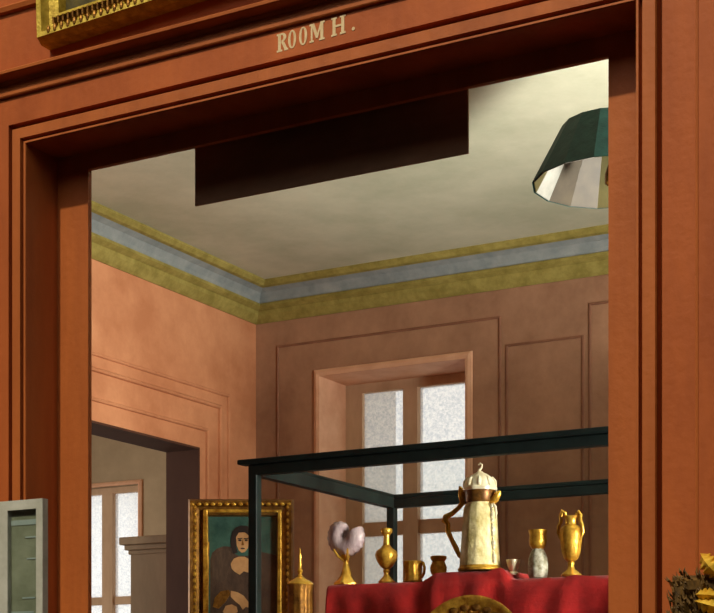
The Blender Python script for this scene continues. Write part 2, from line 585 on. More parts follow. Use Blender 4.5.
# casing round the window recess on the back wall
cas = [(0, WY), (0, WY - 0.016), (0.012, WY - 0.018), (0.030, WY - 0.012), (0.034, WY)]
structure(u_sweep(cas, WX0, WX1, 0.55, WZ1).build('trim_14', M['casing_pink']))
# lining of the recess; its pale paint stands for the light on it
b = MB()
b.box(WX0, WX0 + 0.006, WY - 0.014, WY + 0.30, 0.55, WZ1)
b.box(WX1 - 0.006, WX1, WY - 0.014, WY + 0.30, 0.55, WZ1)
b.box(WX0 + 0.006, WX1 - 0.006, WY - 0.014, WY + 0.30, WZ1 - 0.006, WZ1)
b.box(WX0 + 0.006, WX1 - 0.006, WY - 0.014, WY + 0.30, 0.55, 0.556)
structure(b.build('trim_15', M['casing_pink']))


def window(name, x0, x1, y, z0, z1, stile, head, mull, xm, bars, bar, mat):
    """two lights side by side, each split by cross bars; every pane its own piece"""
    b = MB()
    b.box(x0, x0 + stile, y, y + 0.06, z0, z1)
    b.box(x1 - stile, x1, y, y + 0.06, z0, z1)
    b.box(x0 + stile, x1 - stile, y, y + 0.06, z1 - head, z1)
    b.box(x0 + stile, x1 - stile, y, y + 0.06, z0, z0 + head)
    b.box(xm - mull / 2, xm + mull / 2, y - 0.012, y + 0.06, z0 + head, z1 - head)
    for a0, a1 in ((x0 + stile, xm - mull / 2), (xm + mull / 2, x1 - stile)):
        for zc in bars:
            b.box(a0, a1, y + 0.008, y + 0.05, zc - bar / 2, zc + bar / 2)
    w = structure(b.build(name, mat))
    zs = [z0 + head] + [q for zc in bars[::-1] for q in (zc - bar / 2, zc + bar / 2)] + [z1 - head]
    for a0, a1 in ((x0 + stile, xm - mull / 2), (xm + mull / 2, x1 - stile)):
        for k in range(0, len(zs), 2):
            MB().box(a0 - 0.003, a1 + 0.003, y + 0.026, y + 0.032, zs[k] - 0.003, zs[k + 1] + 0.003).build('pane', M['frosted'], w)
    return w


window('window_1', WX0 + 0.006, WX1 - 0.006, WY + 0.30, 0.556, WZ1 - 0.006, 0.112, 0.055, 0.094, -3.905,
       [E + 0.982, E + 0.06], 0.08, M['sash'])
window('window_2', FWX0, FWX1, 9.06, 0.9, FWZ1, 0.03, 0.045, 0.10, -7.19, [E + 0.73, E - 0.05], 0.06, M['sash'])
cas = [(0, 9.0), (0, 8.98), (0.012, 8.978), (0.03, 8.985), (0.034, 9.0)]
structure(u_sweep(cas, FWX0, FWX1, 0.9, FWZ1).build('trim_16', M['casing_pink']))

# ------------------------------------------------------------------ things on and by the front wall
# dark board hung behind the head of the doorway
BDY = 3.557
a0, a1, bz = at(195, 207, BDY).x, at(468, 152, BDY).x, at(332, 179.5, BDY).z
t = thing('hanging_board', 'wide dark brown board hung across the head of the doorway', 'board', ((a0 + a1) / 2, BDY + 0.003, bz))
MB().box(a0, a1, BDY, BDY + 0.006, bz, bz + 0.42).build('panel', M['dark_board'], t)
for f in (0.15, 0.85):
    x = a0 + (a1 - a0) * f
    MB().box(x - 0.02, x + 0.02, BY - 0.0005, BDY + 0.001, bz + 0.36, bz + 0.385).build('bracket', M['black_wood'], t)

# gilt picture standing on the cornice, top left
q = at(34.5, 44, FY - 0.066)
pic = thing('gilt_picture', 'gilt framed dark picture hung above the doorway, seen from below', 'picture', (q.x, FY - 0.001, E + 1.846), rotz=0)
pic.rotation_euler = (0, -math.radians(2.2), 0)
PW, PH, PR = 1.15, 0.85, 0.078


def frame_parts(root, w, h, rail, mats, t0, x0=0.0):
    """mitred rails in x, z; profile of (inward offset, y toward the viewer)"""
    prof = [(0, 0), (0, -t0 * 0.55), (rail * 0.12, -t0), (rail * 0.3, -t0 * 0.96), (rail * 0.45, -t0 * 0.62), (rail * 0.72, -t0 * 0.5),
            (rail * 0.8, -t0 * 0.72), (rail * 0.92, -t0 * 0.66), (rail, -t0 * 0.3), (rail, 0)]
    st = []
    for cx, cz, sx, sz in ((0, 0, 1, 1), (w, 0, -1, 1), (w, h, -1, -1), (0, h, 1, -1), (0, 0, 1, 1)):
        st.append([(x0 + cx + sx * o, y, cz + sz * o) for o, y in prof])
    b = MB()
    b.rings(st, True, False)
    return b


b = frame_parts(pic, PW, PH, PR, None, 0.065)
fr = b.build('picture_frame', M['gilt_yellow'], pic)
b = MB()
n = 46
for k in range(n):                                       # row of carved gadroons along the rail
    x = 0.05 + (PW - 0.1) * k / (n - 1)
    b.ball((x, -0.062, 0.022), 0.0085, 8, (0.75, 0.7, 1.5))
for k in range(60):
    x = 0.06 + (PW - 0.12) * k / 59
    b.box(x - 0.0028, x + 0.0028, -0.054, -0.036, 0.041, 0.06)
b.build('carved_ornament', M['gilt_dark'], fr)
MB().box(PR - 0.006, PW - PR + 0.006, -0.018, -0.008, PR - 0.006, PH - PR + 0.006).build('canvas', M['picture'], pic)

# pale grey glazed screen by the left casing
fy = 3.08
px = lambda v: at(v, 560, fy).x
q = at(45, 498, fy)
CX1, CTOP = px(42.5), q.z
CX0 = CX1 - 0.62
screen = thing('glazed_screen', 'pale grey glazed standing screen overlapping the left door casing', 'screen', ((CX0 + CX1) / 2, fy + 0.012, 0))
st1, mu0, mu1 = px(36), px(-2), px(7.5)
b = MB()
b.box(st1, CX1, fy, fy + 0.022, 0.03, CTOP)
b.box(mu0, mu1, fy, fy + 0.022, 0.25, CTOP - 0.026)
b.box(CX0, CX0 + 0.025, fy, fy + 0.022, 0.03, CTOP)
b.box(CX0 + 0.025, st1, fy, fy + 0.022, CTOP - 0.026, CTOP)
b.box(CX0 + 0.025, st1, fy, fy + 0.022, 0.1, 0.25)
b.build('frame', M['grey_paint'], screen)
for g0, g1 in ((mu1, st1), (CX0 + 0.025, mu0)):
    MB().box(g0, g1, fy + 0.006, fy + 0.009, 0.25, CTOP - 0.026).build('glass_pane', M['print_glass'], screen)
    MB().box(g0, g1, fy + 0.015, fy + 0.021, 0.25, CTOP - 0.026).build('backing', M['paper'], screen)
    for f0, f1, zc, hh in ((0.0, 1.0, -0.052, 0.014), (0.5, 0.95, -0.098, 0.004), (0.55, 1.0, -0.156, 0.004), (0.4, 0.85, -0.262, 0.004), (0.0, 0.8, -0.30, 0.005)):
        MB().box(g0 + (g1 - g0) * f0, g0 + (g1 - g0) * f1, fy + 0.0135, fy + 0.0149, CTOP + zc - hh, CTOP + zc).build('strip', M['strip'], screen)  # thin pale marks laid over the backing
for x in (CX0 + 0.012, CX1 - 0.012):
    b = MB()
    b.box(x - 0.012, x + 0.012, fy - 0.12, fy + 0.14, 0, 0.03)
    b.build('foot', M['grey_paint'], screen)

# carved dark frame with gilt leaves, lower right
q = at(676, 577, FY)
cf = thing('carved_frame', 'dark carved picture frame with gilt acanthus leaves, right of the doorway', 'picture', (q.x, FY, q.z - 0.95), rotz=0)
FW, FH, FR = 0.85, 0.95, 0.11
b = frame_parts(cf, FW, FH, FR, None, 0.05)
fr = b.build('picture_frame', M['dark_carving'], cf)
MB().box(FR - 0.006, FW - FR + 0.006, -0.015, -0.004, FR - 0.006, FH - FR + 0.006).build('canvas', M['picture'], cf)
rng = random.Random(3)
b = MB()


def spine(b, p, d, ln, w):
    d = Vector(d).normalized()
    s = d.cross(Vector((0, 1, 0))).normalized()
    n = Vector((0, -1, 0))
    p = Vector(p)
    e1, e2 = p + d * ln * 0.5 + n * 0.008, p + d * ln + n * 0.003
    rings = []
    for c, k in ((p, 0.6), (e1, 1.0), (e2, 0.1)):
        rings.append([c + s * w * k, c + n * w * 0.6 * k, c - s * w * k, c - n * w * 0.5 * k])
    b.rings(rings)


for k in range(1100):                                     # bristling carved foliage round the frame
    side = rng.random()
    inw = rng.uniform(0.0, 0.095)
    if side < 0.5:
        p = (inw, -0.034 - rng.random() * 0.016, rng.uniform(0.02, FH - 0.01)); d = (-0.6 + rng.uniform(-.5, .7), rng.uniform(-.4, .1), 0.8)
    else:
        p = (rng.uniform(0.0, FW), -0.034 - rng.random() * 0.016, FH - inw); d = (rng.uniform(-.8, .4), rng.uniform(-.4, .1), 1.0)
    spine(b, p, d, rng.uniform(0.016, 0.034), rng.uniform(0.0014, 0.0032))
b.build('carved_foliage', M['dark_carving'], fr)


def gilt_leaf(cx, cz, ang, ln, w, root):
    """a lobed acanthus leaf, cupped, pointing along ang"""
    b = MB()
    n = 14
    rows = []
    for i in range(n + 1):
        s = i / n
        hw = w * (math.sin(PI * min(1, s * 0.93 + 0.07)) ** 0.7) * (0.78 + 0.22 * math.cos(s * 5 * 2 * PI))
        lift = -0.058 - 0.022 * math.sin(PI * s)
        row = []
        for j in range(-3, 4):
            f = j / 3
            row.append((s * ln, lift + 0.014 * abs(f) ** 1.5 - 0.004 * (j == 0), f * hw))
        rows.append(row)
    R = Matrix.Rotation(-ang, 4, 'Y')
    top = [[R @ Vector(p) for p in row] for row in rows]
    rings = [row + [p + Vector((0, 0.006, 0)) for p in row[::-1]] for row in top]
    b.rings(rings)
    b.bm.transform(Matrix.Translation((cx, 0, cz)))
    return b.build('gilt_leaf', M['leaf_gold'], root, smooth=True)


sc = at(700, 590, FY - 0.06).x - q.x
for px_, py_, ang, ln, w in ((720, 577, 2.25, 0.07, 0.025), (721, 596, 3.05, 0.060, 0.018), (724, 609, 2.85, 0.07, 0.023), (730, 575, 1.7, 0.06, 0.018),
                             (722, 632, 3.4, 0.06, 0.018), (716, 655, 3.0, 0.06, 0.017), (748, 572, 1.2, 0.06, 0.018), (780, 570, 1.6, 0.06, 0.018)):
    g = at(px_, py_, FY - 0.06)
    gilt_leaf(g.x - q.x, g.z - (q.z - 0.95), ang, ln, w, fr)

# ------------------------------------------------------------------ the inner room
# reflector lamp hung from the ceiling
LYc = 5.0
q = at(611, 183, LYc)
lamp = thing('reflector_lamp', 'dark green hanging lamp shade with silvered facets inside', 'lamp', (q.x, q.y, q.z))
NF = 16
R0, R1, H1 = 0.278, 0.172, 0.20


def ringp(r, z, n=NF, ph=0.13):
    return [(q.x + r * math.cos(2 * PI * k / n + ph), q.y + r * math.sin(2 * PI * k / n + ph), q.z + z) for k in range(n)]


MB().rings([ringp(R0, 0), ringp(R1, H1), ringp(0.05, H1 + 0.03), ringp(0.045, H1 + 0.024), ringp(R1 - 0.008, H1 - 0.008), ringp(R0 - 0.006, 0.0)], True, False).build('shade', M['lamp_green'], lamp)
inn0, inn1 = ringp(R0 - 0.010, 0.0), ringp(R1 - 0.012, H1 - 0.012)
cycle = ['mirror_yellow', 'mirror_dull', 'mirror_dull', 'mirror']  # facet tones imitate what the mirrors would reflect
for k in range(NF):
    j = (k + 1) % NF
    cen = Vector((q.x, q.y, 0))
    quad = [inn0[k], inn0[j], inn1[j], inn1[k]]
    back = [tuple(Vector(p) + (Vector((p[0], p[1], 0)) - cen).normalized() * 0.003) for p in quad]
    MB().rings([quad, back]).build('mirror_facet', M[cycle[k % 4]], lamp)
b = MB()
b.rings([ringp(R1 - 0.012, H1 - 0.014), ringp(0.02, H1 + 0.005)], True, False)
b.build('crown_lining', M['mirror_dull'], lamp)
MB().lathe([(0.007, 0.02), (0.007, CEIL - q.z - 0.02), (0.05, CEIL - q.z - 0.015), (0.055, CEIL - q.z)], q, 14).build('rod', M['black_wood'], lamp, smooth=True)
MB().lathe([(0.012, -0.01), (0.022, 0.0), (0.022, 0.03), (0.012, 0.06)], q, 14).build('burner', M['gilt_dark'], lamp, smooth=True)

# painted cupboard in the far room
cupb = thing('cupboard', 'drab brown cupboard with a projecting cornice in the room beyond', 'cupboard', (-5.24, 7.35, 0))
kz = E + 0.925
MB().box(-5.365, -5.005, 6.97, 7.85, 0, kz - 0.10).build('body', M['case_wood'], cupb)
b = MB()
for o_, z0, z1 in ((0.012, kz - 0.10, kz - 0.075), (0.028, kz - 0.075, kz - 0.045), (0.05, kz - 0.045, kz)):
    b.box(-5.365 - o_, -5.004, 6.97 - o_, 7.85 + o_, z0, z1)
b.build('cornice', M['case_wood'], cupb, bevel=0.006)
for y0, y1 in ((7.0, 7.40), (7.42, 7.82)):
    d = MB().box(-5.385, -5.365, y0, y1, 0.1, kz - 0.14).build('door', M['case_wood'], cupb, bevel=0.004)
    MB().ball((-5.395, 7.37 if y0 < 7.2 else 7.45, 1.1), 0.012, 10).build('knob', M['gilt_dark'], d, smooth=True)

# portrait on an easel in the corner
pc = at(241.5, 500, 5.87)
pt = thing('portrait_painting', 'gilt framed portrait of a dark robed sitter on teal, in the corner', 'painting', (pc.x, pc.y, pc.z - 0.85), rotz=YAW)
s = pc.y / (SI * ((241.5 - 357) / 1488.0) + CO) / 1488.0  # metres to a pixel there
W_, H_ = 105 * s, 0.85


def loc(px, py):
    return ((px - 241.5) * s, H_ + (500 - py) * s)


b = frame_parts(pt, W_, H_, 17 * s, None, 0.055, -W_ / 2)
fr = b.build('picture_frame', M['gilt_dark'], pt)
b = MB()
i0, i1 = -W_ / 2 + 15 * s, W_ / 2 - 12 * s
it = H_ - 11 * s
for seg_ in ((i0, i0 + 0.022, 0.06, it), (i1 - 0.016, i1, 0.06, it)):
    b.box(seg_[0], seg_[1], -0.052, -0.002, seg_[2], seg_[3])
b.box(i0 + 0.022, i1 - 0.016, -0.052, -0.002, it - 0.014, it)
b.box(i0 + 0.022, i1 - 0.016, -0.052, -0.002, 0.06, 0.074)
b.build('sight_edge', M['gilt'], fr, bevel=0.004)
b = MB()
rng = random.Random(5)
for k in range(15):
    x = -W_ / 2 + 0.02 + (W_ - 0.04) * k / 14
    b.ball((x, -0.05, H_ - 0.026), 0.011, 8, (1.1, 0.7, 0.8))
for k in range(26):
    z = 0.03 + (H_ - 0.07) * k / 25
    for x in (-W_ / 2 + 0.032, W_ / 2 - 0.026):
        b.ball((x, -0.047, z), 0.011, 8, (0.9, 0.7, 1.1))
b.build('carved_beads', M['gilt'], fr, smooth=True)
canvas = MB().box(i0 + 0.004, i1 - 0.004, -0.012, -0.004, 0.06, it - 0.004).build('canvas', M['teal'], pt)


def paint(name, pts, layer, mat):
    MB().prism([loc(x, y) for x, y in pts], -0.012 - 0.0012 * layer, -0.0118).build(name, mat, canvas)


def oval(cx, cy, rx, ry, n=22, tilt=0.0):
    return [(cx + rx * math.cos(a) * math.cos(tilt) - ry * math.sin(a) * math.sin(tilt), cy + rx * math.cos(a) * math.sin(tilt) + ry * math.sin(a) * math.cos(tilt)) for a in [2 * PI * k / n for k in range(n)]]


paint('painted_robe', [(210.5, 560), (212.5, 553), (217, 549), (224, 546.5), (231, 547), (233, 553), (239, 556), (249, 556), (254, 551), (261, 552), (270, 554), (277, 556), (279.5, 560), (279.5, 676), (210.5, 676)], 1, M['robe'])
paint('painted_fur', [(212, 560), (218, 552), (226, 549), (231, 552), (230, 566), (226, 580), (219, 584), (213, 580)], 2, M['fur'])
paint('painted_hair', [(231.5, 548), (231, 540), (232.5, 532), (236, 528), (241, 525.8), (247, 526), (251.5, 529), (254, 535), (254, 543), (252, 549), (249, 546), (249, 536), (245, 532.5), (239, 533), (236, 538), (236.5, 547), (238, 553), (234, 554)], 3, M['hair'])
paint('painted_face', [(236.2, 537), (238.5, 533), (243, 532), (247.6, 533), (249.8, 537), (249.6, 543), (248, 548.5), (245, 552.3), (241.8, 553), (239, 550.5), (237, 545.5)], 2, M['skin'])
for ex in (240.2, 246.6):
    paint('painted_eye', oval(ex, 540.6, 1.7, 1.0, 10), 4, M['hair'])
    paint('painted_brow', [(ex - 2.4, 538.6), (ex + 2.2, 538.2), (ex + 2.2, 539), (ex - 2.4, 539.6)], 4, M['hair'])
paint('painted_mouth', oval(243.0, 548.8, 2.3, 0.8, 10), 4, M['robe'])
paint('painted_nose', [(243.0, 540), (244.4, 545.4), (241.9, 545.4)], 4, M['gilt_dark'])
paint('painted_collar', [(231, 564), (234, 559), (239, 557), (245, 557), (250, 560), (252, 566), (249, 573), (244, 571.5), (240, 575), (235, 572), (232, 569)], 3, M['skin'])
paint('painted_sleeve', [(213, 607), (215, 598), (221, 591.5), (229, 590), (231, 594), (226, 602), (219, 609)], 3, M['gilt_dark'])
paint('painted_hand', [(231, 591), (238, 592.5), (244, 596), (248.5, 602), (249.5, 608), (246, 607), (243, 610), (240, 605), (236, 602), (231, 597)], 3, M['skin'])
paint('painted_hand', [(223, 612), (226, 606), (232, 604.5), (237, 607), (238, 612), (233, 615), (226, 615)], 3, M['skin'])
# the easel carries it
ez = pc.z - 0.85
es = thing('easel', 'dark wooden easel under the gilt portrait in the corner', 'easel', (pc.x, pc.y, 0), rotz=YAW)
MB().box(-0.3, 0.3, -0.07, 0.03, ez - 0.04, ez - 0.001).build('ledge', M['dark_board'], es)
for sx in (-1, 1):
    MB().tube([(sx * 0.2, 0.03, ez + 0.3), (sx * 0.27, 0.03, 0.012)], 0.017, 8).build('leg', M['dark_board'], es)
MB().tube([(0, 0.04, ez + 0.3), (0, 0.32, 0.012)], 0.017, 8).build('leg', M['dark_board'], es)
MB().box(-0.22, 0.22, 0.012, 0.048, ez + 0.26, ez + 0.3).build('crossbar', M['dark_board'], es)

# ------------------------------------------------------------------ the black display case
KX0, KX1, KY0, KY1, KZ = -3.022, -0.75, 4.63, 5.766, E + 0.875
BASE = 0.92
P = 0.037
case = thing('display_case', 'tall black framed glass display case in the middle of the room', 'display case', ((KX0 + KX1) / 2, (KY0 + KY1) / 2, 0))
MB().box(KX0 - 0.03, KX1 + 0.03, KY0 - 0.03, KY1 + 0.03, BASE - 0.05, BASE).build('shelf', M['black_wood'], case, bevel=0.006)
MB().box(KX0, KX1, KY0, KY1, 0.1, BASE - 0.05).build('base', M['black_wood'], case, bevel=0.004)
MB().box(KX0 + 0.04, KX1 - 0.04, KY0 + 0.04, KY1 - 0.04, 0, 0.1).build('plinth', M['black_wood'], case)
for x in (KX0, KX1 - P):
    for y in (KY0, KY1 - P):
        MB().box(x, x + P, y, y + P, BASE, KZ - 0.05).build('post', M['black_wood'], case, bevel=0.004)
ov = 0.02
for y0, y1 in ((KY0 - ov, KY0 + P), (KY1 - P, KY1 + ov)):
    b = MB()
    b.box(KX0 - 0.036, KX1 + 0.036, y0, y1, KZ - 0.018, KZ)
    b.box(KX0, KX1, max(y0, KY0), min(y1, KY1), KZ - 0.058, KZ - 0.02)
    b.build('top_rail', M['black_wood'], case, bevel=0.004)
for x0, x1 in ((KX0 - ov, KX0 + P), (KX1 - P, KX1 + ov)):
    b = MB()
    b.box(x0, x1, KY0 + P, KY1 - P, KZ - 0.02, KZ)
    b.box(max(x0, KX0), min(x1, KX1), KY0 + P, KY1 - P, KZ - 0.058, KZ - 0.02)
    b.build('top_rail', M['black_wood'], case)
gz0, gz1 = BASE + 0.001, KZ - 0.059
for y in (KY0 + 0.012, KY1 - 0.016):
    MB().box(KX0 + P, KX1 - P, y, y + 0.003, gz0, gz1).build('glass_pane', M['case_glass'], case)
for x in (KX0 + 0.012, KX1 - 0.016):
    MB().box(x, x + 0.003, KY0 + P, KY1 - P, gz0, gz1).build('glass_pane', M['case_glass'], case)
MB().box(KX0 + P, KX1 - P, KY0 + P, KY1 - P, KZ - 0.012, KZ - 0.008).build('glass_top', M['case_glass'], case)

# stepped stand and the red cloth over it
UF, UB, LF = 4.89, 5.45, 4.70           # front and back of the upper step, front of the lower one
LZ = E - 0.10
xa, xb, xc, xd, xe = (at(v, 580, UF).x for v in (327, 424, 437, 500, 512))
XR = -0.85
za, zm, zr = at(370, 583.5, UF).z, at(470, 571, UF).z, at(560, 577, UF).z


def sstep(a, b_, v):
    f = min(1, max(0, (v - a) / (b_ - a)))
    return f * f * (3 - 2 * f)


def cloth_z(x):
    f = sstep(xb, xc, x)
    g = sstep(xd, xe, x)
    return za + (zm - za) * f + (zr - zm) * g


stand = thing('display_stand', 'stepped wooden stand under the red cloth in the case', 'stand', ((xa + XR) / 2, 5.1, BASE + 0.003))
MB().box(xa + 0.012, XR - 0.012, UF + 0.05, UB, BASE + 0.003, za - 0.03).build('upper_step', M['dark_board'], stand)
MB().box(xc + 0.03, xd - 0.01, UF + 0.05, UB, za - 0.03, zm - 0.035).build('block', M['dark_board'], stand)
MB().box(KX0 + P + 0.02, XR - 0.012, LF + 0.012, UF + 0.045, BASE + 0.003, LZ - 0.012).build('lower_step', M['dark_board'], stand)


def wob(x, k):
    return 0.5 * math.sin(23 * x + 1.7 * k) + 0.35 * math.sin(41 * x + 0.6 + 2.3 * k) + 0.25 * math.sin(67 * x + k)


def make_cloth():
    b = MB()
    NX = 260
    rows = []
    for i in range(NX + 1):
        x = xa + (XR - xa) * i / NX
        z = cloth_z(x)
        pull = math.exp(-((x - xc) / 0.05) ** 2) + math.exp(-((x - xe) / 0.05) ** 2)
        row = []
        prof = [(UB, z), (UB - 0.2, z), (UF + 0.12, z), (UF + 0.03, z), (UF + 0.008, z - 0.003), (UF, z - 0.014)]
        for k, (y, zz) in enumerate(prof):
            e = 0.008 * wob(x, 0) * (1 if k < 5 else 0.6) * (0.35 if x < xb else 1.0)
            row.append((x, y, zz + e * (k >= 4)))
        drop = z - 0.014 - LZ
        for k in range(1, 15):
            f = k / 15
            amp = 0.010 + 0.04 * f * (1 - 0.6 * f) + 0.016 * pull * (1 - f)
            sl = x + 0.10 * f * (math.tanh((x - (xc + xd) / 2) / 0.08))
            row.append((x, UF - 0.015 * f - amp * (0.5 + 0.55 * wob(sl * 0.85, 1)), z - 0.014 - drop * f))
        row.append((x, UF - 0.03, LZ))
        row.append((x, LF + 0.1, LZ)); row.append((x, LF + 0.005, LZ)); row.append((x, LF - 0.004, LZ - 0.012)); row.append((x, LF - 0.006, BASE + 0.012))
        rows.append(row)
    b.rings(rows, False, False)
    bmesh.ops.recalc_face_normals(b.bm, faces=b.bm.faces)
    o = b.build('red_cloth', M['red_cloth'], None, smooth=True, origin=((xa + XR) / 2, UF, LZ))
    mod = o.modifiers.new('thickness', 'SOLIDIFY')
    mod.thickness = 0.004
    mod.offset = 0
    return tag(o, 'red velvet cloth draped over the steps inside the display case', 'cloth')


make_cloth()
OY = UF + 0.065                         # the row of vessels along the edge of the upper step


def spot(px, y=OY):
    x = at(px, 580, y).x
    return Vector((x, y, cloth_z(x) + 0.0045))


def mpx(px, y=OY):
    return y / (SI * ((px - 357) / 1488.0) + CO) / 1488.0


# nautilus cup
p = spot(346)
s = mpx(346)
n = thing('nautilus_cup', 'mauve nautilus shell cup on a gilt foot, leftmost on the red cloth', 'cup', p)
b = MB()
b.lathe([(11 * s, 0), (11 * s, 2 * s), (8.5 * s, 4.5 * s), (5.5 * s, 9 * s), (4 * s, 15 * s), (2.6 * s, 20 * s), (2.4 * s, 25 * s), (4.5 * s, 28 * s), (5.5 * s, 30 * s)], p, 20, lobes=5, lobe=0.12, twist=60)
b.build('foot', M['gold'], n, smooth=True)
b = MB()
for sx in (-1, 1):
    b.tube([p + Vector((sx * 2 * s, 0, 24 * s)), p + Vector((sx * 5.5 * s, -7 * s, 28.5 * s)), p + Vector((sx * 8 * s, -11 * s, 35 * s))], [1.6 * s, 1.4 * s, 0.8 * s], 8)
b.build('mount', M['gold'], n, smooth=True)
b = MB()
# spiral shell: a growing whorl in the x, z plane
cx, cz = p.x + 0.5 * s, p.z + 48.5 * s
rings = []
NT = 54
for i in range(NT + 1):
    f = i / NT
    th = math.radians(72 + f * 322)
    rc = (4.0 + 6.2 * min(1, f * 4.5) ** 0.8) * s
    rt = (4.0 + 6.6 * math.sin(min(1, f * 4.0) * PI / 2) - 1.2 * max(0, f - 0.8) / 0.2) * s
    if i == NT:
        rt *= 0.55
    out = Vector((math.cos(th), 0, math.sin(th)))
    c = Vector((cx, p.y, cz)) + out * rc
    rib = 1 + 0.06 * math.sin(i * 2.1)
    rings.append([c + out * math.cos(2 * PI * k / 18) * rt * rib + Vector((0, 1, 0)) * math.sin(2 * PI * k / 18) * rt * 0.8 for k in range(18)])
b.rings(rings)
b.build('shell', M['shell'], n, smooth=True)

# slender gilt vase
p = spot(386.5)
s = mpx(386)
n = thing('gilt_vase', 'slender gilt vase with round belly, second from left on the cloth', 'vase', p)
MB().lathe([(8 * s, 0), (8.5 * s, 1.5 * s), (6 * s, 4 * s), (3.2 * s, 7 * s), (2.6 * s, 10 * s), (3.6 * s, 12 * s), (2.8 * s, 14 * s)], p, 24).build('foot', M['gold'], n, smooth=True)
MB().lathe([(2.8 * s, 14 * s), (6.5 * s, 17 * s), (10 * s, 23 * s), (11.3 * s, 28 * s), (10 * s, 32 * s), (6 * s, 35 * s), (3.5 * s, 38 * s)], p, 28, lobes=9, lobe=0.03).build('body', M['gilt'], n, smooth=True)
MB().lathe([(3.5 * s, 38 * s), (3 * s, 44 * s), (3.2 * s, 48 * s), (5.6 * s, 50 * s), (6.2 * s, 53 * s), (5.4 * s, 54.5 * s), (3 * s, 53 * s)], p, 24).build('neck', M['gold'], n, smooth=True)

# gilt mug
p = spot(413)
s = mpx(413)
n = thing('gilt_mug', 'squat gilt mug with ribbed sides beside the slender vase', 'mug', p)
MB().lathe([(9 * s, 0), (9.2 * s, 1 * s), (8.6 * s, 3 * s), (8.8 * s, 12 * s), (9.4 * s, 19 * s), (10 * s, 20.5 * s), (9.2 * s, 21 * s), (7.8 * s, 18 * s), (7.4 * s, 4 * s)], p, 36, lobes=12, lobe=0.035).build('body', M['gilt'], n, smooth=True)
MB().tube([p + Vector(v) * s for v in ((8, 0, 17), (12, -1, 18.5), (13.6, -1.5, 14), (13, -1.5, 8), (10.5, -1, 4.5), (8, 0, 4))], 1.5 * s, 8).build('handle', M['gold'], n, smooth=True)

# small gilt pot on the edge of the block
p = spot(438.5)
s = mpx(438) * 1.15
n = tag(MB().lathe([(5 * s, 0), (5.4 * s, 1 * s), (7 * s, 4 * s), (7.4 * s, 8 * s), (6 * s, 11.5 * s), (5.4 * s, 13 * s), (7 * s, 15.5 * s), (7.2 * s, 17.5 * s), (6 * s, 18 * s), (4.6 * s, 15 * s), (4.4 * s, 12 * s)], p, 26).build('gilt_pot', M['gilt'], None, smooth=True, origin=p),
        'small round gilt pot between the mug and the tall pitcher', 'pot')

# tall ivory pitcher
p = spot(480)
s = mpx(480)
n = thing('ivory_pitcher', 'tall ivory pitcher with gilt handle and crowned lid, tallest in the case', 'pitcher', p)
MB().lathe([(22 * s, 0), (22.5 * s, 2 * s), (21 * s, 3.5 * s), (20.5 * s, 5 * s)], p, 32).build('foot_ring', M['gilt'], n, smooth=True)
bd = MB().lathe([(20.5 * s, 5 * s), (20 * s, 12 * s), (19 * s, 25 * s), (18 * s, 40 * s), (17 * s, 55 * s), (16 * s, 63 * s), (13 * s, 67 * s), (13 * s, 69 * s)], p, 40, lobes=10, lobe=0.018).build('body', M['ivory'], n, smooth=True)
MB().lathe([(13.2 * s, 68 * s), (14.5 * s, 70 * s), (14.8 * s, 76 * s), (15.5 * s, 80 * s), (16 * s, 81 * s)], p, 32).build('neck_band', M['brown_band'], n, smooth=True)
ld = MB().lathe([(17 * s, 80 * s), (17.6 * s, 82.5 * s), (15.5 * s, 86 * s), (15 * s, 89 * s), (12 * s, 93 * s), (7.5 * s, 96.5 * s), (4 * s, 98 * s), (2.4 * s, 99.5 * s)], p, 32, lobes=8, lobe=0.03).build('lid', M['pale_metal'], n, smooth=True)
b = MB()
for k in range(9):
    a = 2 * PI * k / 9 + 0.2
    b.tube([p + Vector((math.cos(a) * 15.8, math.sin(a) * 15.8, 84)) * s, p + Vector((math.cos(a) * 15, math.sin(a) * 15, 89)) * s, p + Vector((math.cos(a) * 12.5, math.sin(a) * 12.5, 93.5)) * s], [1.8 * s, 2.0 * s, 0.7 * s], 8)
b.build('crown', M['pale_metal'], ld, smooth=True)
MB().tube([p + Vector(v) * s for v in ((0, 0, 98), (-0.8, 0, 101), (1.5, 0, 103), (2.2, 0, 106), (0.2, 0, 107.5), (-1.8, 0, 106))], [2.0 * s, 1.6 * s, 1.2 * s, 1.0 * s, 1.0 * s, 0.8 * s], 8).build('finial', M['pale_metal'], ld, smooth=True)
h = [(-16, 0, 76), (-20, -1, 83), (-21.5, -1, 86), (-20.5, -1, 77), (-18.5, -1, 69), (-23, -2, 64), (-29, -3, 59), (-36, -4, 55.5), (-37, -4, 52), (-33.5, -4, 48), (-33.5, -4, 41), (-30, -3, 33), (-25.5, -2, 24), (-22, -1, 16), (-19, 0, 13)]
MB().tube([p + Vector(v) * s for v in h], [2 * s, 2.4 * s, 1.4 * s, 3 * s, 3 * s, 2.4 * s, 2.6 * s, 3.4 * s, 3.6 * s, 2.4 * s, 2.8 * s, 2.4 * s, 2.8 * s, 2.2 * s, 1.8 * s], 10).build('handle', M['gold'], n, smooth=True)
MB().tube([p + Vector(v) * s for v in ((13, -1, 68), (17.5, -2, 71), (21, -2, 76), (22.5, -2, 78.5))], [4 * s, 4.2 * s, 3 * s, 1.2 * s], 10).build('spout', M['gold'], n, smooth=True)
b = MB()
for k in range(13):                                      # bright scrolls down the right edge
    z = 8 + k * 4.6
    r = 21.2 - z * 0.062
    b.ball(p + Vector((r * 0.92, -r * 0.42, z)) * s, (1.7 + 0.6 * math.sin(k * 2.1)) * s, 8, (1.1, 1, 1.5))
